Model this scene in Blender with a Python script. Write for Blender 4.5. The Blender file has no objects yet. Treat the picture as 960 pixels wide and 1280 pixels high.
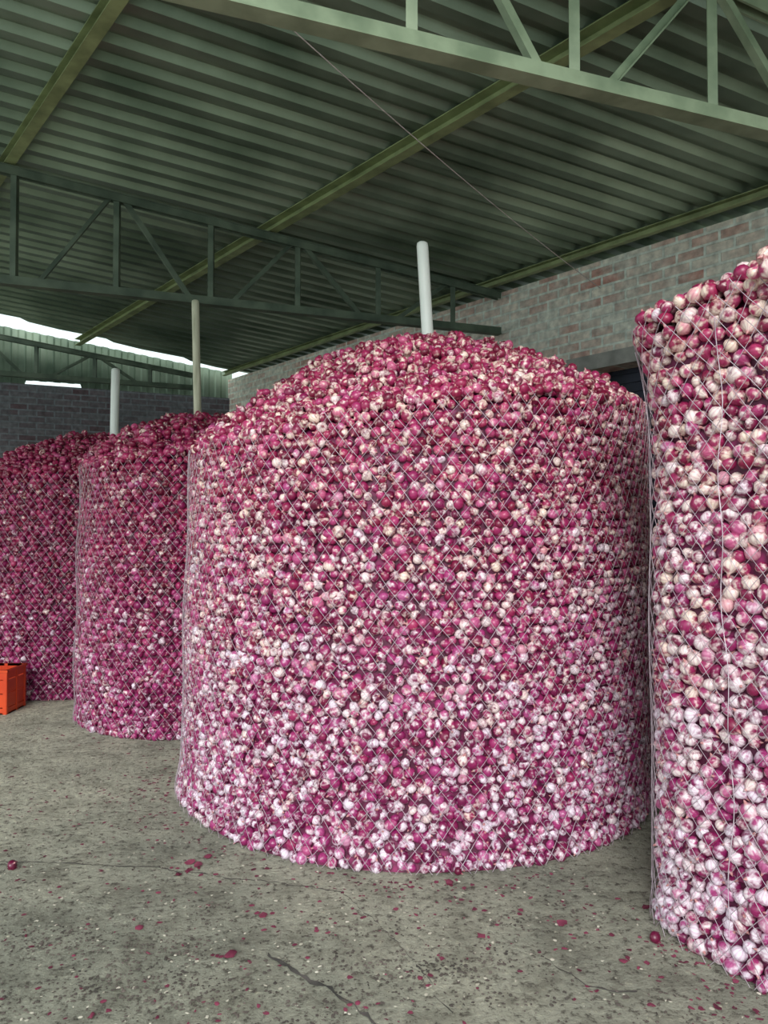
import bpy, bmesh, math, random
import numpy as np
from mathutils import Vector, Matrix
random.seed(3); rng=np.random.default_rng(7)
scene=bpy.context.scene
COL=scene.collection

# ------------------------------------------------------------------ helpers
def link(o,parent=None):
    COL.objects.link(o)
    if parent: o.parent=parent
    return o
def nmat(name):
    m=bpy.data.materials.new(name); m.use_nodes=True
    nt=m.node_tree; return m,nt,nt.nodes['Principled BSDF']
def N(nt,t,**kw):
    n=nt.nodes.new(t)
    for k,v in kw.items():
        if k.startswith('i_'): n.inputs[k[2:].replace('_',' ')].default_value=v
        else: setattr(n,k,v)
    return n
def ramp(nt,src,stops):
    r=nt.nodes.new('ShaderNodeValToRGB')
    while len(r.color_ramp.elements)<len(stops): r.color_ramp.elements.new(0.5)
    for e,(p,c) in zip(r.color_ramp.elements,stops):
        e.position=p; e.color=(*c,1) if len(c)==3 else c
    nt.links.new(src,r.inputs[0]); return r
def mixc(nt,fac,a,b,mode='MIX'):
    m=nt.nodes.new('ShaderNodeMix'); m.data_type='RGBA'; m.blend_type=mode
    for sock,v in ((m.inputs[0],fac),(m.inputs[6],a),(m.inputs[7],b)):
        if isinstance(v,(int,float)): sock.default_value=v
        elif isinstance(v,tuple): sock.default_value=(*v,1)
        else: nt.links.new(v,sock)
    return m.outputs[2]
def math_(nt,op,a,b=0.0,clamp=False):
    m=nt.nodes.new('ShaderNodeMath'); m.operation=op; m.use_clamp=clamp
    for s,v in ((m.inputs[0],a),(m.inputs[1],b)):
        if isinstance(v,(int,float)): s.default_value=v
        else: nt.links.new(v,s)
    return m.outputs[0]
def bump(nt,bs,h,strength,dist=0.01):
    b=nt.nodes.new('ShaderNodeBump'); b.inputs['Strength'].default_value=strength; b.inputs['Distance'].default_value=dist
    nt.links.new(h,b.inputs['Height']); nt.links.new(b.outputs[0],bs.inputs['Normal'])

# ------------------------------------------------------------------ materials
def mat_onion():
    m,nt,bs=nmat('red_onion_skin')
    rnd=N(nt,'ShaderNodeAttribute',attribute_name='rnd').outputs['Fac']
    oc=N(nt,'ShaderNodeAttribute',attribute_name='oc').outputs['Vector']
    hz=N(nt,'ShaderNodeAttribute',attribute_name='pale').outputs['Fac']
    light_tint=N(nt,'ShaderNodeAttribute',attribute_name='light_tint').outputs['Fac']
    base=ramp(nt,rnd,[(0.0,(0.13,0.004,0.024)),(0.35,(0.27,0.012,0.06)),(0.65,(0.40,0.03,0.115)),(0.88,(0.56,0.12,0.24)),(1.0,(0.72,0.38,0.38))])
    base2=ramp(nt,rnd,[(0.0,(0.12,0.004,0.045)),(0.35,(0.25,0.013,0.105)),(0.65,(0.37,0.038,0.18)),(0.88,(0.52,0.15,0.33)),(1.0,(0.68,0.42,0.52))])
    basec=mixc(nt,light_tint,base.outputs[0],base2.outputs[0])  # height tint paints shade into the colour: crimson high up, lilac low down
    no=N(nt,'ShaderNodeTexNoise',i_Scale=1.0,i_Detail=3.0); nt.links.new(oc,no.inputs['Vector'])
    f=math_(nt,'ADD',no.outputs['Fac'],hz)
    pr=ramp(nt,f,[(0.49,(0,0,0)),(0.66,(1,1,1))])
    palec=mixc(nt,light_tint,(0.84,0.69,0.57),(0.79,0.70,0.79))
    c=mixc(nt,pr.outputs[0],basec,palec)  # pale dry-skin patches, doubling as highlights painted into the skin colour
    sx=N(nt,'ShaderNodeSeparateXYZ'); lo=N(nt,'ShaderNodeAttribute',attribute_name='lc').outputs['Vector']
    nt.links.new(lo,sx.inputs[0])
    ang=math_(nt,'ARCTAN2',sx.outputs[0],sx.outputs[1])
    st=math_(nt,'SINE',math_(nt,'MULTIPLY',ang,11.0))
    st=ramp(nt,math_(nt,'MULTIPLY_ADD',st,0.5),[(0.35,(1,1,1)),(0.95,(0.55,0.2,0.4))])
    c=mixc(nt,0.35,c,st.outputs[0],'MULTIPLY')
    nk=ramp(nt,sx.outputs[2],[(0.80,(0,0,0)),(1.0,(1,1,1))])
    c=mixc(nt,nk.outputs[0],c,(0.50,0.22,0.22))
    nt.links.new(c,bs.inputs['Base Color'])
    bs.inputs['Roughness'].default_value=0.36
    bs.inputs['Specular IOR Level'].default_value=0.6
    return m
M_on=mat_onion()
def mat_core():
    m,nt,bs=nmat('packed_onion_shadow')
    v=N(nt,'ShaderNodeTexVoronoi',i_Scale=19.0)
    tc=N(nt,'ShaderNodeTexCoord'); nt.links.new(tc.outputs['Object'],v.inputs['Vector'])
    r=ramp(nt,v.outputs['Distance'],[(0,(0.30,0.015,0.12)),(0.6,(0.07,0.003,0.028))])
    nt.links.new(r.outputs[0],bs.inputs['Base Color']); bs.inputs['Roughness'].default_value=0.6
    return m
M_core=mat_core()
def mat_simple(name,c1,c2,scale=6,rough=0.6,metal=0.0,bs_=0.2,stretch=(1,1,1)):
    m,nt,bs=nmat(name)
    tc=N(nt,'ShaderNodeTexCoord'); mp=N(nt,'ShaderNodeMapping'); mp.inputs['Scale'].default_value=stretch
    nt.links.new(tc.outputs['Object'],mp.inputs[0])
    no=N(nt,'ShaderNodeTexNoise',i_Scale=scale,i_Detail=6.0); nt.links.new(mp.outputs[0],no.inputs['Vector'])
    r=ramp(nt,no.outputs['Fac'],[(0.35,c1),(0.65,c2)])
    nt.links.new(r.outputs[0],bs.inputs['Base Color'])
    bs.inputs['Roughness'].default_value=rough; bs.inputs['Metallic'].default_value=metal
    if bs_: bump(nt,bs,no.outputs['Fac'],bs_,0.005)
    return m
M_wire=mat_simple('galvanised_wire',(0.38,0.30,0.35),(0.62,0.54,0.60),20,0.5,0.2,0)
M_pvc=mat_simple('white_pvc_pipe',(0.80,0.86,0.80),(0.90,0.93,0.88),4,0.35,0,0.05,(1,1,.3))
M_wood=mat_simple('pale_wood_pole',(0.42,0.42,0.30),(0.66,0.65,0.50),8,0.7,0,0.3,(4,4,.4))
M_roof=mat_simple('corrugated_steel',(0.085,0.125,0.085),(0.25,0.315,0.235),1.0,0.32,0.5,0.02)
M_beam=mat_simple('painted_olive_steel',(0.17,0.205,0.09),(0.31,0.36,0.17),5,0.5,0.1,0.05)
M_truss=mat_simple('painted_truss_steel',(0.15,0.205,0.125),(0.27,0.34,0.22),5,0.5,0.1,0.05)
M_truss2=mat_simple('shaded_truss_steel',(0.05,0.075,0.05),(0.11,0.145,0.10),5,0.6,0.1,0.05)  # darker copy of the truss steel, shade painted in for the far trusses
M_door=mat_simple('doorway_shade',(0.008,0.01,0.018),(0.02,0.022,0.04),5,0.5,0.4,0.05)  # near-black shutter added in place of the doorway's dark interior
M_lint=mat_simple('concrete_lintel',(0.22,0.22,0.2),(0.34,0.33,0.3),7,0.8,0,0.2)
M_orange=mat_simple('orange_plastic',(0.55,0.045,0.008),(0.65,0.07,0.01),5,0.4,0,0)
M_rope=mat_simple('twine',(0.42,0.36,0.34),(0.6,0.52,0.5),30,0.8,0,0)
M_skin=mat_simple('dry_onion_peel',(0.09,0.012,0.03),(0.30,0.06,0.11),9,0.5,0,0)
M_straw=mat_simple('straw_chaff',(0.46,0.44,0.34),(0.80,0.76,0.64),9,0.7,0,0)
M_dirt=mat_simple('dirt_crumbs',(0.06,0.053,0.045),(0.17,0.14,0.12),9,0.9,0,0)
M_crack=mat_simple('crack_dark',(0.04,0.04,0.035),(0.12,0.11,0.1),9,0.9,0,0)
def mat_brick(name,c1,c2,mo,plaster,amt):
    m,nt,bs=nmat(name)
    tc=N(nt,'ShaderNodeTexCoord'); sp=N(nt,'ShaderNodeSeparateXYZ'); cb=N(nt,'ShaderNodeCombineXYZ')
    nt.links.new(tc.outputs['Object'],sp.inputs[0]); nt.links.new(sp.outputs[0],cb.inputs[0]); nt.links.new(sp.outputs[2],cb.inputs[1])
    br=N(nt,'ShaderNodeTexBrick'); nt.links.new(cb.outputs[0],br.inputs['Vector'])
    for k,v in (('Scale',1.0),('Mortar Size',0.014),('Mortar Smooth',0.3),('Bias',0.05),('Brick Width',0.25),('Row Height',0.095)): br.inputs[k].default_value=v
    br.inputs['Color1'].default_value=(*c1,1); br.inputs['Color2'].default_value=(*c2,1); br.inputs['Mortar'].default_value=(*mo,1)
    no=N(nt,'ShaderNodeTexNoise',i_Scale=1.5,i_Detail=8.0,i_Roughness=0.7); nt.links.new(tc.outputs['Object'],no.inputs['Vector'])
    r=ramp(nt,no.outputs['Fac'],[(0.42,(0,0,0)),(0.60,(1,1,1))])
    c=mixc(nt,math_(nt,'MULTIPLY',r.outputs[0],amt),br.outputs['Color'],plaster)
    no2=N(nt,'ShaderNodeTexNoise',i_Scale=14.0,i_Detail=6.0); nt.links.new(tc.outputs['Object'],no2.inputs['Vector'])
    r2=ramp(nt,no2.outputs['Fac'],[(0.3,(0.6,0.6,0.6)),(0.7,(1.15,1.15,1.15))])
    c=mixc(nt,1.0,c,r2.outputs[0],'MULTIPLY')
    nt.links.new(c,bs.inputs['Base Color']); bs.inputs['Roughness'].default_value=0.9
    h=math_(nt,'SUBTRACT',no2.outputs['Fac'],br.outputs['Fac']); bump(nt,bs,h,0.6,0.015)
    return m
M_brick=mat_brick('weathered_brick',(0.54,0.25,0.20),(0.80,0.75,0.63),(0.74,0.78,0.69),(0.72,0.75,0.65),.65)
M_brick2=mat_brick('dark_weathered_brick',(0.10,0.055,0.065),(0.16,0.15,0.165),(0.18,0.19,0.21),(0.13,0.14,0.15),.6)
def mat_floor():
    m,nt,bs=nmat('dusty_concrete_floor')
    tc=N(nt,'ShaderNodeTexCoord'); o=tc.outputs['Object']
    a=N(nt,'ShaderNodeTexNoise',i_Scale=0.55,i_Detail=10.0,i_Roughness=0.62); nt.links.new(o,a.inputs['Vector'])
    b=N(nt,'ShaderNodeTexNoise',i_Scale=26.0,i_Detail=8.0,i_Roughness=0.75); nt.links.new(o,b.inputs['Vector'])
    c=N(nt,'ShaderNodeTexNoise',i_Scale=5.0,i_Detail=8.0,i_Roughness=0.7); nt.links.new(o,c.inputs['Vector'])
    r=ramp(nt,a.outputs['Fac'],[(0.35,(0.30,0.315,0.25)),(0.62,(0.63,0.625,0.49))])
    r2=ramp(nt,b.outputs['Fac'],[(0.38,(0.26,0.24,0.23)),(0.47,(.92,.92,.92)),(0.58,(1.0,1.0,1.0)),(0.68,(1.45,1.43,1.38))])
    r3=ramp(nt,c.outputs['Fac'],[(0.36,(0.54,0.53,0.51)),(0.54,(1.05,1.05,1.05))])
    k=mixc(nt,1.0,r.outputs[0],r2.outputs[0],'MULTIPLY'); k=mixc(nt,0.8,k,r3.outputs[0],'MULTIPLY')
    nt.links.new(k,bs.inputs['Base Color']); bs.inputs['Roughness'].default_value=0.8
    h=math_(nt,'ADD',b.outputs['Fac'],c.outputs['Fac']); bump(nt,bs,h,1.0,0.035)
    return m
M_floor=mat_floor()

# ------------------------------------------------------------------ mesh helpers
def np_mesh(name,verts,faces,mats,matidx=None,attrs=None,smooth=True):
    me=bpy.data.meshes.new(name)
    verts=np.asarray(verts,dtype=np.float32); faces=np.asarray(faces,dtype=np.int32)
    cnt=np.where(faces[:,3]<0,3,4).astype(np.int32)
    loops=faces.reshape(-1); loops=loops[loops>=0]
    me.vertices.add(len(verts)); me.vertices.foreach_set('co',verts.ravel())
    me.loops.add(len(loops)); me.loops.foreach_set('vertex_index',loops)
    me.polygons.add(len(faces))
    st=np.concatenate([[0],np.cumsum(cnt)[:-1]]).astype(np.int32)
    me.polygons.foreach_set('loop_start',st)
    me.polygons.foreach_set('use_smooth',np.full(len(faces),smooth))
    for mt in mats: me.materials.append(mt)
    if matidx is not None: me.polygons.foreach_set('material_index',np.asarray(matidx,dtype=np.int32))
    if attrs:
        for k,v in attrs.items():
            if v.ndim==1:
                a=me.attributes.new(k,'FLOAT','POINT'); a.data.foreach_set('value',v.astype(np.float32))
            else:
                a=me.attributes.new(k,'FLOAT_VECTOR','POINT'); a.data.foreach_set('vector',v.astype(np.float32).ravel())
    me.update(calc_edges=True); me.validate()
    return bpy.data.objects.new(name,me)
def bm_obj(name,bm,mats,smooth=False,parent=None):
    me=bpy.data.meshes.new(name); bmesh.ops.recalc_face_normals(bm,faces=bm.faces[:])
    bm.to_mesh(me); bm.free()
    for mt in mats: me.materials.append(mt)
    for p in me.polygons: p.use_smooth=smooth
    return link(bpy.data.objects.new(name,me),parent)
def box(bm,x0,x1,y0,y1,z0,z1):
    r=bmesh.ops.create_cube(bm,size=1)
    bmesh.ops.transform(bm,matrix=Matrix.Translation(((x0+x1)/2,(y0+y1)/2,(z0+z1)/2))@Matrix.Diagonal((x1-x0,y1-y0,z1-z0,1)),verts=r['verts'])
    return r['verts']
def extrude(bm,p1,p2,prof,up=Vector((0,0,1))):
    p1=Vector(p1);p2=Vector(p2); d=(p2-p1).normalized()
    s=d.cross(up)
    if s.length<1e-3: s=d.cross(Vector((0,1,0)))
    s.normalize(); u=s.cross(d)
    A=[bm.verts.new(p1+s*a+u*b) for a,b in prof]; B=[bm.verts.new(p2+s*a+u*b) for a,b in prof]
    n=len(prof)
    for i in range(n): bm.faces.new((A[i],A[(i+1)%n],B[(i+1)%n],B[i]))
    bm.faces.new(A[::-1]); bm.faces.new(B)
def Lprof(w,t=.008): return [(-w/2,-w/2),(w/2,-w/2),(w/2,-w/2+t),(-w/2+t,-w/2+t),(-w/2+t,w/2),(-w/2,w/2)]
def Cprof(w,h,t=.008): return [(-w/2,-h/2),(w/2,-h/2),(w/2,-h/2+t),(-w/2+t,-h/2+t),(-w/2+t,h/2-t),(w/2,h/2-t),(w/2,h/2),(-w/2,h/2)]
def Rprof(w,h): return [(-w/2,-h/2),(w/2,-h/2),(w/2,h/2),(-w/2,h/2)]
def Oprof(r,n=14): return [(r*math.cos(2*math.pi*i/n),r*math.sin(2*math.pi*i/n)) for i in range(n)]

# ------------------------------------------------------------------ onion template
prof=[(-1.0,0.0),(-.93,.34),(-.66,.76),(-.15,1.0),(.35,.90),(.68,.56),(.92,.22),(1.25,.12),(1.55,.07)]
SEG=10
tv=[(0,0,prof[0][0]*.88)]
for z,r in prof[1:-1]:
    for k in range(SEG):
        a=2*math.pi*k/SEG; tv.append((r*math.cos(a),r*math.sin(a),z*.88))
tv.append((0,0,prof[-1][0]*.88)); tv=np.array(tv)
tf=[]
nr=len(prof)-2
for k in range(SEG): tf.append((0,1+(k+1)%SEG,1+k,-1))
for j in range(nr-1):
    for k in range(SEG):
        a=1+j*SEG+k; b=1+j*SEG+(k+1)%SEG
        tf.append((a,b,b+SEG,a+SEG))
last=len(tv)-1
for k in range(SEG): tf.append((1+(nr-1)*SEG+k,1+(nr-1)*SEG+(k+1)%SEG,last,-1))
tf=np.array(tf)
def rand_rot(n):
    q=rng.normal(size=(n,4)); q/=np.linalg.norm(q,axis=1)[:,None]
    w,x,y,z=q.T
    return np.stack([np.stack([1-2*(y*y+z*z),2*(x*y-z*w),2*(x*z+y*w)],1),
                     np.stack([2*(x*y+z*w),1-2*(x*x+z*z),2*(y*z-x*w)],1),
                     np.stack([2*(x*z-y*w),2*(y*z+x*w),1-2*(x*x+y*y)],1)],1)
def onion_geo(P,rad,pale,rbias=0.0,light_tint=None):
    n=len(P); R=rand_rot(n)
    if light_tint is None: light_tint=np.full(n,.5)
    sc=rad[:,None]*np.stack([rng.uniform(.86,1.12,n),rng.uniform(.86,1.12,n),rng.uniform(.8,1.2,n)],1)
    loc=tv[None]*sc[:,None,:]
    V=np.einsum('nij,nkj->nki',R,loc)+P[:,None,:]
    F=tf[None]+(np.arange(n)*len(tv))[:,None,None]
    F=np.where(tf[None]<0,-1,F)
    rnd=np.clip(rng.beta(1.6,2.2,n)+rbias,0,1)
    k=len(tv)
    at={'rnd':np.repeat(rnd,k),'pale':np.repeat(pale+rng.normal(0,.07,n),k),'light_tint':np.repeat(np.clip(light_tint,0,1),k),
        'oc':(np.tile(tv,(n,1))+np.repeat(rng.uniform(-50,50,(n,3)),k,0)),'lc':np.tile(tv,(n,1))}
    return V.reshape(-1,3),F.reshape(-1,4),at

# ------------------------------------------------------------------ pile builder
def footprint_round(cx,cy,R,ph=0.0,amp=.012):
    th=np.linspace(0,2*np.pi,721)[:-1]
    r=R*(1+amp*np.sin(3*th+ph)+amp*.7*np.sin(5*th+2*ph))
    return np.stack([cx+r*np.cos(th),cy+r*np.sin(th)],1)
def footprint_rsq(cx,cy,half,cr,u):
    v=np.array([-u[1],u[0]]); pts=[]
    h=half-cr
    cs=[(h,h,0),(-h,h,90),(-h,-h,180),(h,-h,270)]
    for a,b,s in cs:
        for k in range(19):
            t=math.radians(s+k*5); pts.append((a+cr*math.cos(t),b+cr*math.sin(t)))
    pts=np.array(pts); pts=pts@np.stack([u,v])+np.array([cx,cy])
    return pts
def make_pile(fp,rim0,rim1,rimdir,peak,sp,bulge=.015,pale0=0.0,rbias=0.0,power=1.6,wire=.085,wav=1.0,flare=0.0,base=.04):
    c=fp.mean(0)
    cl=np.vstack([fp,fp[:1]]); seg=np.linalg.norm(np.diff(cl,axis=0),axis=1); S=np.concatenate([[0],np.cumsum(seg)]); L=S[-1]
    def P(s):
        s=np.mod(s,L); return np.stack([np.interp(s,S,cl[:,0]),np.interp(s,S,cl[:,1])],-1)
    def Nn(s):
        t=P(s+.03)-P(s-.03); t/=np.linalg.norm(t,axis=-1,keepdims=True); return np.stack([t[...,1],-t[...,0]],-1)
    def ang(p): return np.arctan2(p[...,1]-c[1],p[...,0]-c[0])
    def rim(th): return rim0+rim1*np.cos(th-rimdir)+.025*np.sin(4*th+1)
    Hm=rim0
    def off(z,s):
        o=bulge*np.sin(np.pi*np.clip(z/Hm,0,1))+wav*(.010*np.sin(z*7+s*1.3)+.008*np.sin(s*4.1-z*2))
        o=o+flare*np.clip((z-Hm+.5)/.5,0,1)**2+base*(np.exp(-(z/.12)**2)+.8*(1-np.clip(z/Hm,0,1)))
        return o
    fa=np.unwrap(ang(fp)); fr=np.linalg.norm(fp-c,axis=1)
    o_=np.argsort(np.mod(fa,2*np.pi)); FA=np.mod(fa,2*np.pi)[o_]; FR=fr[o_]
    def rbound(th): return np.interp(np.mod(th,2*np.pi),FA,FR,period=2*np.pi)
    def top(x,y):
        d=np.stack([x-c[0],y-c[1]],-1); th=np.arctan2(d[...,1],d[...,0]); rho=np.linalg.norm(d,axis=-1)/rbound(th)
        rho=np.clip(rho,0,1)
        z=rim(th)+(peak-rim(th))*(1-rho**power)
        return z+(1-rho**6)*(.03*np.sin(x*5+1)*np.cos(y*6)+.022*np.sin(x*11)*np.sin(y*9+2)), rho
    r=sp*.56
    Pn=[]
    dz=sp*.85; z=r*.9; row=0
    while z<Hm+abs(rim1)+.1:
        n=int(L/sp); s=(np.arange(n)+.5*(row%2))*L/n+rng.uniform(-.22,.22,n)*sp
        zz=z+rng.uniform(-.22,.22,n)*sp; zz=np.maximum(zz,r*.85)
        p=P(s); nn=Nn(s); o=off(zz,s)-r+rng.uniform(-.018,.004,n)
        sh=rim(ang(p))-zz; o=o-.03*np.clip(1-sh/.06,0,1)**2
        q=p+nn*o[:,None]; keep=zz<rim(ang(p))+.005
        Pn.append(np.column_stack([q,zz])[keep]); z+=dz; row+=1
    for ins_,dzz in ((.9,.012),(1.9,.030),(3.0,.05),(4.2,.07)):
        n=int(L/sp*1.05); s=(np.arange(n)+rng.uniform(-.35,.35,n))*L/n; p=P(s); zz=rim(ang(p))+dzz-.02+rng.uniform(-.015,.018,n)
        q=p+Nn(s)*(off(rim(ang(p)),s)-ins_*r-rng.uniform(0,.015,n))[:,None]
        zt,_=top(q[:,0],q[:,1]); zz=np.minimum(zz,zt) if ins_>2 else zz
        Pn.append(np.column_stack([q,zz]))
    mn=fp.min(0);mx=fp.max(0)
    xs=np.arange(mn[0],mx[0],sp*.97); ys=np.arange(mn[1],mx[1],sp*.84)
    X,Y=np.meshgrid(xs,ys); X=X+(np.arange(len(ys))%2)[:,None]*sp*.5
    X=X.ravel()+rng.uniform(-.25,.25,X.size)*sp; Y=Y.ravel()+rng.uniform(-.25,.25,Y.size)*sp
    d=np.stack([X-c[0],Y-c[1]],-1); rb=rbound(np.arctan2(d[:,1],d[:,0])); k=np.linalg.norm(d,axis=1)<rb-r*1.7
    X=X[k];Y=Y[k]; Z,rh=top(X,Y)
    Pn.append(np.column_stack([X,Y,Z-.01+rng.uniform(-.02,.02,len(X))]))
    k=(rng.random(len(X))<.18)&(rh<.93)
    Pn.append(np.column_stack([X[k],Y[k],Z[k]+.034]))
    Pn=np.vstack(Pn); n=len(Pn)
    rad=r*rng.uniform(.84,1.16,n)
    hf=Pn[:,2]/Hm
    pale=pale0+.035*(1-hf*1.5)
    V,F,at=onion_geo(Pn,rad,pale,rbias,1.0-.85*hf+rng.normal(0,.22,n))
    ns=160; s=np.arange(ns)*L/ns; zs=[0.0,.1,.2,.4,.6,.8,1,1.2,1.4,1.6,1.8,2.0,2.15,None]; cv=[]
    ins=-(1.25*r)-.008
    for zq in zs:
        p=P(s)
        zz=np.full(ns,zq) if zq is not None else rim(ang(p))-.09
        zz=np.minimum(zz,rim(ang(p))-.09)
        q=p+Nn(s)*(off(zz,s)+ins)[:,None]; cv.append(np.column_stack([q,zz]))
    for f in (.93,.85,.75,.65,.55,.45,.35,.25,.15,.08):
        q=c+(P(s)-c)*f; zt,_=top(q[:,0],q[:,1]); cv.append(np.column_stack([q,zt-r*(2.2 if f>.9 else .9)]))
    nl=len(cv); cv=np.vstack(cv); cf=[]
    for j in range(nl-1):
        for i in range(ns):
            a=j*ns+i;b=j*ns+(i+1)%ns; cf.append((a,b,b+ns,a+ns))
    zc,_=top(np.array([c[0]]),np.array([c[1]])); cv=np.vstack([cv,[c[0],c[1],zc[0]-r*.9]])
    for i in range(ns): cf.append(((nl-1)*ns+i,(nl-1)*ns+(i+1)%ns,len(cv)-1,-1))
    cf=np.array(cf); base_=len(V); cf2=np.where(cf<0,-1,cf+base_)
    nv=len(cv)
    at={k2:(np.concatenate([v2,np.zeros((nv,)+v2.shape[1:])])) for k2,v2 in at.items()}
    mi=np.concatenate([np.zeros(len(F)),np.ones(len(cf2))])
    root=link(bpy.data.objects.new('onion_pile',None))
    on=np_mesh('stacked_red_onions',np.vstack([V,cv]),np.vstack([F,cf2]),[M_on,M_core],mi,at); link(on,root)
    wv=[];wf=[];cnt=[0]
    def tube(pts,rr):
        pts=np.asarray(pts); m=len(pts); b=cnt[0]
        t=np.gradient(pts,axis=0); t/=np.linalg.norm(t,axis=1)[:,None]+1e-9
        up=np.where(np.abs(t[:,2:3])>.9,np.array([[1.,0,0]]),np.array([[0,0,1.]]))
        a=np.cross(t,up); a/=np.linalg.norm(a,axis=1)[:,None]+1e-9; b2=np.cross(t,a)
        ring=[pts+rr*(a*math.cos(q)+b2*math.sin(q)) for q in (0,2.094,4.189)]
        wv.append(np.stack(ring,1).reshape(-1,3)); cnt[0]+=3*m
        for i in range(m-1):
            for k in range(3):
                x=b+i*3+k;y=b+i*3+(k+1)%3; wf.append((x,y,y+3,x+3))
    nh=int(L/wire)
    for sg in (1,-1):
        for h in range(nh):
            zz=np.arange(0.01,Hm+abs(rim1)+.06,.045); s=h*L/nh+sg*zz*.8+.006*np.sin(zz*20+h)
            p=P(s); q=p+Nn(s)*(off(zz,s)+.003)[:,None]; k=zz<rim(ang(p))+.0+.02*np.sin(s*9)
            if k.sum()>2: tube(np.column_stack([q,zz])[k],.0015)
    wf=np.array(wf); w=np_mesh('chain_link_cage',np.vstack(wv),wf,[M_wire]); link(w,root)
    return root,P,Nn,off,rim,ang,L
def pole(root,x,y,h,r,mat,lean=(0,0),name='centre_pole'):
    bm=bmesh.new()
    segs=[(0,r),(h-.03,r),(h-.008,r*.9),(h,r*.6)]
    rings=[]
    for z,rr in segs:
        f=z/h; rings.append([bm.verts.new((x+lean[0]*(f-1)+rr*math.cos(a),y+lean[1]*(f-1)+rr*math.sin(a),z)) for a in [2*math.pi*i/18 for i in range(18)]])
    for A,B in zip(rings,rings[1:]):
        for i in range(18): bm.faces.new((A[i],A[(i+1)%18],B[(i+1)%18],B[i]))
    bm.faces.new(rings[-1]); bm.faces.new(rings[0][::-1])
    bm_obj(name,bm,[mat],True,root)

r1=make_pile(footprint_round(.21,4.996,1.485,.6,.006),2.22,.16,0.0,2.86,.051,pale0=0,wav=.6,power=1.5)
pole(r1[0],.26,4.99,3.55,.040,M_pvc,(-.20,0))
r2=make_pile(footprint_round(-1.67,6.59,.965,1.9),2.20,.05,0.5,2.60,.056,pale0=-.09,rbias=-.09,base=.02)
pole(r2[0],-1.70,6.62,3.66,.034,M_wood,(-.09,0))
r3=make_pile(footprint_round(-3.22,7.97,1.07,3.0),2.16,.04,0.5,2.58,.058,pale0=-.13,rbias=-.15,base=.02)
pole(r3[0],-2.88,7.9,3.32,.044,M_pvc,(.05,0))
u=np.array([.545,-.839]); v=np.array([.839,.545])
C=np.array([1.17,3.19])+1.10*(u+v)-np.array([.12,.10])
r4=make_pile(footprint_rsq(C[0],C[1],1.14,.34,u),2.42,.03,2.6,2.82,.056,pale0=.05,rbias=.05,power=1.7,wav=.35,flare=.09,base=.02)
root4,P4,N4,off4,rim4,ang4,L4=r4
bm=bmesh.new()
for s0 in np.linspace(0,L4,20):
    zz=np.arange(2.36,.1,-.06)
    s=s0+.02*np.sin(zz*3+s0*5)+.008*np.sin(zz*13)
    p=P4(s)+N4(s)*(off4(zz,s)+.006)[:,None]
    for i in range(len(zz)-1):
        extrude(bm,(p[i][0],p[i][1],zz[i]),(p[i+1][0],p[i+1][1],zz[i+1]),Oprof(.0018,4))
bm_obj('lacing_wire',bm,[M_wire],False,root4)

# ------------------------------------------------------------------ floor
bm=bmesh.new(); box(bm,-12,12,-6,18,-.15,0)
floor=bm_obj('floor',bm,[M_floor])
def ribbon(pts,w,name,z=.0025):
    bm=bmesh.new(); dense=[]
    for a,b in zip(pts,pts[1:]):
        m=max(2,int(math.dist(a,b)/.025))
        for i in range(m): dense.append((a[0]+(b[0]-a[0])*i/m,a[1]+(b[1]-a[1])*i/m))
    o=0;pv=None
    for i,(x,y) in enumerate(dense):
        o=o*.85+random.uniform(-.009,.009); ww=w*random.uniform(.2,1.2)
        A=bm.verts.new((x+o,y+o-ww,z)); B=bm.verts.new((x+o,y+o+ww,z))
        if pv: bm.faces.new((pv[0],A,B,pv[1]))
        pv=(A,B)
    return bm_obj(name,bm,[M_crack],False,floor)
def g(px,py):
    d=1.6*925/(py-661); return ((px-480)/925*d,d)
ribbon([g(0,1072),g(180,1082),g(330,1098),g(430,1110),g(470,1150),g(520,1200),g(560,1270)],.004,'floor_crack')
ribbon([g(340,1185),g(400,1222),g(450,1250),g(500,1290)],.013,'floor_crack')
ribbon([g(680,1190),g(730,1225),g(800,1235)],.005,'floor_crack')
def flakes(name,pts,size,mat,flat=.35,var=(.4,1.3)):
    bm=bmesh.new()
    for x,y in pts:
        s=size*random.uniform(*var); a=random.uniform(0,6.28); n=random.choice((5,6,7))
        cv=bm.verts.new((x,y,s*flat*random.uniform(.2,.9)+.002)); ring=[]
        asp=random.uniform(.35,1)
        for i in range(n):
            t=2*math.pi*i/n; rr=s*random.uniform(.6,1.15); ax=rr*math.cos(t); ay=rr*math.sin(t)*asp
            ring.append(bm.verts.new((x+ax*math.cos(a)-ay*math.sin(a),y+ax*math.sin(a)+ay*math.cos(a),.001+random.random()*s*flat*.5)))
        for i in range(n): bm.faces.new((cv,ring[i],ring[(i+1)%n]))
    return bm_obj(name,bm,[mat],True,floor)
def inpile(p):
    return math.dist(p,(.205,4.996))<1.58 or math.dist(p,(-1.67,6.59))<1.04 or math.dist(p,(-3.22,7.97))<1.15 or (p[0]>.9 and (p[0]-1.12)*.839+(p[1]-3.1)*.545>0)
pts=[]
def near_pile(cx,cy,R,n,sp=.2):
    for _ in range(n):
        a=random.uniform(0,6.28); r=R+.04+abs(random.gauss(0,sp)); pts.append((cx+r*math.cos(a),cy+r*math.sin(a)))
near_pile(.205,4.996,1.5,800); near_pile(-1.67,6.59,1.0,180); near_pile(-3.2,8,1.1,60)
for _ in range(1200): pts.append((random.uniform(-3.5,1.4),random.uniform(1.6,5)))
for _ in range(240): t_=random.random()*2.2; pts.append((1.10+.545*t_-abs(random.gauss(0,.15)),3.0-.839*t_-abs(random.gauss(0,.1))))
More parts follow.
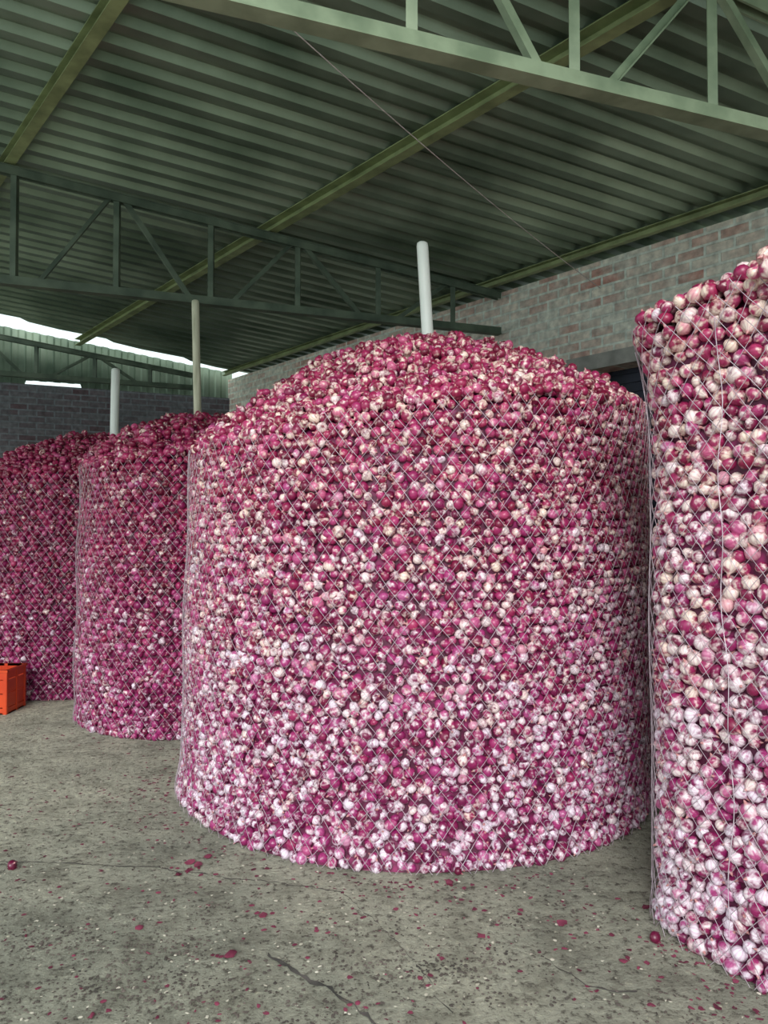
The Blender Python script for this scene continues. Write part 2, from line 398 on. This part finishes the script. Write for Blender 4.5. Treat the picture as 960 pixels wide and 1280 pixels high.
flakes('onion_peel_litter',[p for p in pts if not inpile(p)],.012,M_skin)
big=[g(20,1082),g(238,1085),g(178,1155),g(815,1172),g(572,1088),g(262,1068),g(600,1165),g(250,1078),g(225,1090),g(290,1188),g(120,1262),g(775,1195),g(805,1130),g(20,1076),g(240,1075),g(560,1100),g(330,1140),g(700,1150)]
flakes('onion_peel_litter',big*2,.028,M_skin,.8,(.6,1.1))
flakes('straw_litter',[p for p in [(random.uniform(-3.5,2),random.uniform(1.5,5.5)) for _ in range(3000)] if not inpile(p)],.008,M_straw,.2)
dp=[(random.uniform(-3.5,1.5),random.uniform(1.5,5)) for _ in range(2200)]
for _ in range(46):
    cx,cy=random.uniform(-1.6,.9),random.uniform(1.9,3.2)
    dp+=[(random.gauss(cx,.12),random.gauss(cy,.06)) for _ in range(55)]
flakes('dirt_litter',[p for p in dp if not inpile(p)],.007,M_dirt,.6,(.3,1.5))
lo=[g(20,1082),g(815,1172),g(572,1090)]
Pn=np.array([(x,y,.02) for x,y in lo]); V,F,at=onion_geo(Pn,np.full(len(Pn),.022),np.full(len(Pn),-.4),-.7)
link(np_mesh('loose_onions',V,F,[M_on],None,at),floor)

# ------------------------------------------------------------------ building
ZR=4.22; SL=.12
d1=Vector((-.643,.766,0)); t=Vector((.94,.342,0)); n=Vector((.766,.643,0))
O=(-2.60,12.5)
def wl(x,y,z):
    return Vector((O[0]+.643*x+.766*y,O[1]-.766*x+.643*y,z))
def bof(p): return (n.x*p[0]+n.y*p[1]-6.045)/n.dot(t)
def zroof(p): return ZR-SL*bof(p)
def wall_obj(name,origin,xdir,boxes,mat):
    bm=bmesh.new()
    for b in boxes: box(bm,*b)
    o=bm_obj(name,bm,[mat]); xd=Vector(xdir).normalized(); yd=Vector((0,0,1)).cross(xd)
    o.matrix_world=Matrix((( xd.x,yd.x,0,origin[0]),(xd.y,yd.y,0,origin[1]),(0,0,1,0),(0,0,0,1)))
    return o
DX0,DX1,DZ=7.10,8.75,3.12
WT=4.14
wr=wall_obj('wall_right',O,(.643,-.766,0),[(-.2,DX0,0,.23,0,WT),(DX1,16,0,.23,0,WT),(DX0,DX1,0,.23,DZ,WT)],M_brick)
bm=bmesh.new()
box(bm,DX0-.1,DX1+.1,.265,.285,0,DZ+.1)
z=0.02
while z<DZ+.02: box(bm,DX0-.07,DX1+.07,.25,.265,z,z+.07); z+=.09
box(bm,DX0-.12,DX0-.06,.24,.29,0,DZ+.1); box(bm,DX1+.06,DX1+.12,.24,.29,0,DZ+.1); box(bm,DX0-.1,DX1+.1,.24,.29,DZ+.03,DZ+.12)
dr=bm_obj('door_1',bm,[M_door]); dr.matrix_world=wr.matrix_world.copy()
bm=bmesh.new(); box(bm,DX0-.25,DX1+.25,-.014,-.002,DZ,DZ+.14)
li=bm_obj('trim_1',bm,[M_lint]); li.matrix_world=wr.matrix_world.copy()
bdir=Vector((-.917,-.40,0)); bn=Vector((-.40,.917,0))
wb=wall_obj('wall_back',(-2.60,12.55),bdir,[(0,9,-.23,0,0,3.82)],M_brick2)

def roof(name,b0,b1,a0,a1,cuts,zo=0):
    bm=bmesh.new(); pitch=.225; base=wl(0,0,0)
    prof_=[(0,0),(.08,0),(.115,.052),(.19,.052)]
    A=[]; a=a0
    while a<a1:
        for da,dzv in prof_: A.append((a+da,dzv))
        a+=pitch
    rows=[]
    for a,dzv in A:
        p=base-d1*a
        rows.append([bm.verts.new(p+t*b+Vector((0,0,ZR+zo+dzv-SL*b))) for b in (b0,b1)])
    for r0_,r1_ in zip(rows,rows[1:]): bm.faces.new((r0_[0],r1_[0],r1_[1],r0_[1]))
    for co,no in cuts:
        bmesh.ops.bisect_plane(bm,geom=bm.verts[:]+bm.edges[:]+bm.faces[:],plane_co=co,plane_no=no,clear_outer=True)
    o=bm_obj(name,bm,[M_roof])
    m=o.modifiers.new('t','SOLIDIFY'); m.thickness=.003
    return o
sd=Vector((2.95,1.72,0)).normalized(); sn=Vector((-sd.y,sd.x,0))
p0=Vector((-5.58,10.50,0))
nearcut=(Vector((0,1.0,0)),-Vector((-t.y,t.x,0)))
roof('ceiling',-10,.45,-6,19,[(p0,sn),nearcut])
roof('ceiling',-10,.45,-6,19,[(p0+sn*.95,-sn),(Vector((-3.1,14.0,0)),Vector((-.40,.917,0)))],-.02)
bm=bmesh.new(); o0=Vector((-2.60,12.60,0)); k=0; px=None
while k<9:
    for dk,dd in ((0,0),(.07,0),(.10,.03),(.17,.03)):
        q=o0+bdir*(k+dk)+bn*dd
        zb_=3.885 if 2.2<k<3.1 else 3.80
        A=bm.verts.new(q+Vector((0,0,zb_))); B=bm.verts.new(Vector((q.x,q.y,zroof(q)+.05)))
        if px: bm.faces.new((px[0],A,B,px[1]))
        px=(A,B)
    k+=.2
gc=bm_obj('gable_cladding',bm,[M_roof],False,wb)
bpy.context.view_layer.update()
gc.matrix_parent_inverse=wb.matrix_world.inverted()

bm=bmesh.new()
def plb(b,a0,a1,w,h):
    p=wl(0,0,0)+t*b; z=ZR-SL*b-.004-h/2
    extrude(bm,p-d1*a0+Vector((0,0,z)),p-d1*a1+Vector((0,0,z)),Cprof(w,h))
plb(-2.53,.4,12.5,.085,.10); plb(-4.78,1.2,12.5,.085,.10); plb(-7.0,2,12,.085,.10); plb(-.17,0.1,13,.06,.07)
bm_obj('roof_purlins',bm,[M_beam])

def truss(pt,kmax,kmin,mat,name='roof_truss',dr=t,zb=3.70,gap=.155):
    bm=bmesh.new(); p=Vector((pt[0],pt[1],0)); sd_=Vector((-dr.y,dr.x,0))
    def Q(k,z): return p+dr*k+Vector((0,0,z))
    def zt(k): return zroof(p+dr*k)-gap
    for s in (-.03,.03):
        e=sd_*s
        extrude(bm,Q(kmin,zb)+e,Q(kmax,zb)+e,Rprof(.012,.07))
        extrude(bm,Q(kmin,zt(kmin))+e,Q(kmax,zt(kmax))+e,Rprof(.012,.07))
    extrude(bm,Q(kmin,zb-.035),Q(kmax,zb-.035),Rprof(.09,.008))
    extrude(bm,Q(kmin,zt(kmin)+.035),Q(kmax,zt(kmax)+.035),Rprof(.09,.008))
    j=int(math.floor(kmin/.82))
    while j*.82<kmax:
        k=j*.82
        if k>kmin: extrude(bm,Q(k,zb-.02),Q(k,zt(k)+.02),Lprof(.05))
        if j%2==0:
            for sg in (-1,1):
                k1=k+sg*.18;k2=k+sg*.76
                if kmin<min(k1,k2) and max(k1,k2)<kmax:
                    extrude(bm,Q(k1,zb),Q(k2,zt(k2)),Lprof(.042))
        j+=1
    bm_obj(name,bm,[mat])
def kwall(p): return (6.02-.05-(n.x*p[0]+n.y*p[1]))/(n.dot(t))
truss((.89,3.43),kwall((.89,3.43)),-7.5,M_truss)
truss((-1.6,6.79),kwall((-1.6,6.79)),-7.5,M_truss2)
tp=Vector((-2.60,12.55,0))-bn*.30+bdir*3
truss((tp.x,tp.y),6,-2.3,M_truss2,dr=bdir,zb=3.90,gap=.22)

bm=bmesh.new()
a=Vector((-.62,3.95,4.42)); b=Vector((2.04,6.93,3.87)); prev=None
for i in range(25):
    f=i/24; q=a.lerp(b,f)-Vector((0,0,.10*4*f*(1-f)*.5))
    if prev is not None: extrude(bm,prev,q,Oprof(.0035,6))
    prev=q
bm_obj('hanging_twine',bm,[M_rope])

bm=bmesh.new(); w,d,h=.55,.34,.38
for z0,z1 in ((0,.05),(.06,.17),(.18,.29),(.30,.38)):
    box(bm,0,w,0,.012,z0,z1); box(bm,0,w,d-.012,d,z0,z1); box(bm,0,.012,0,d,z0,z1); box(bm,w-.012,w,0,d,z0,z1)
for x in (0,w*.33,w*.66,w-.03):
    box(bm,x,x+.03,-.004,.014,0,h); box(bm,x,x+.03,d-.014,d+.004,0,h)
for y in (0,d*.5,d-.03):
    box(bm,-.004,.014,y,y+.03,0,h); box(bm,w-.014,w+.004,y,y+.03,0,h)
box(bm,0,w,0,d,0,.012); box(bm,-.012,w+.012,-.012,.012,h-.02,h); box(bm,-.012,w+.012,d-.012,d+.012,h-.02,h)
box(bm,-.012,.012,0,d,h-.02,h); box(bm,w-.012,w+.012,0,d,h-.02,h)
cr=bm_obj('orange_crate',bm,[M_orange]); cr.location=(-3.80,6.40,0.001)

# ------------------------------------------------------------------ light
w=bpy.data.worlds.new('sky'); scene.world=w; w.use_nodes=True
bg=w.node_tree.nodes['Background']; bg.inputs[0].default_value=(.84,.97,.97,1); bg.inputs[1].default_value=1.3
sun=bpy.data.lights.new('sun','SUN'); sun.energy=2.9; sun.angle=math.radians(28); sun.color=(1,.97,.95)
so=link(bpy.data.objects.new('sun',sun)); so.rotation_euler=Vector((.12,.85,-.44)).to_track_quat('-Z','Y').to_euler()

cam=bpy.data.cameras.new('camera'); cam.lens=26.0; cam.sensor_width=36; cam.clip_end=100
co=link(bpy.data.objects.new('camera',cam)); co.location=(0,0,1.6); co.rotation_euler=(math.radians(91.3),0,0)
scene.camera=co
scene.view_settings.view_transform='Standard'
scene.view_settings.look='None'
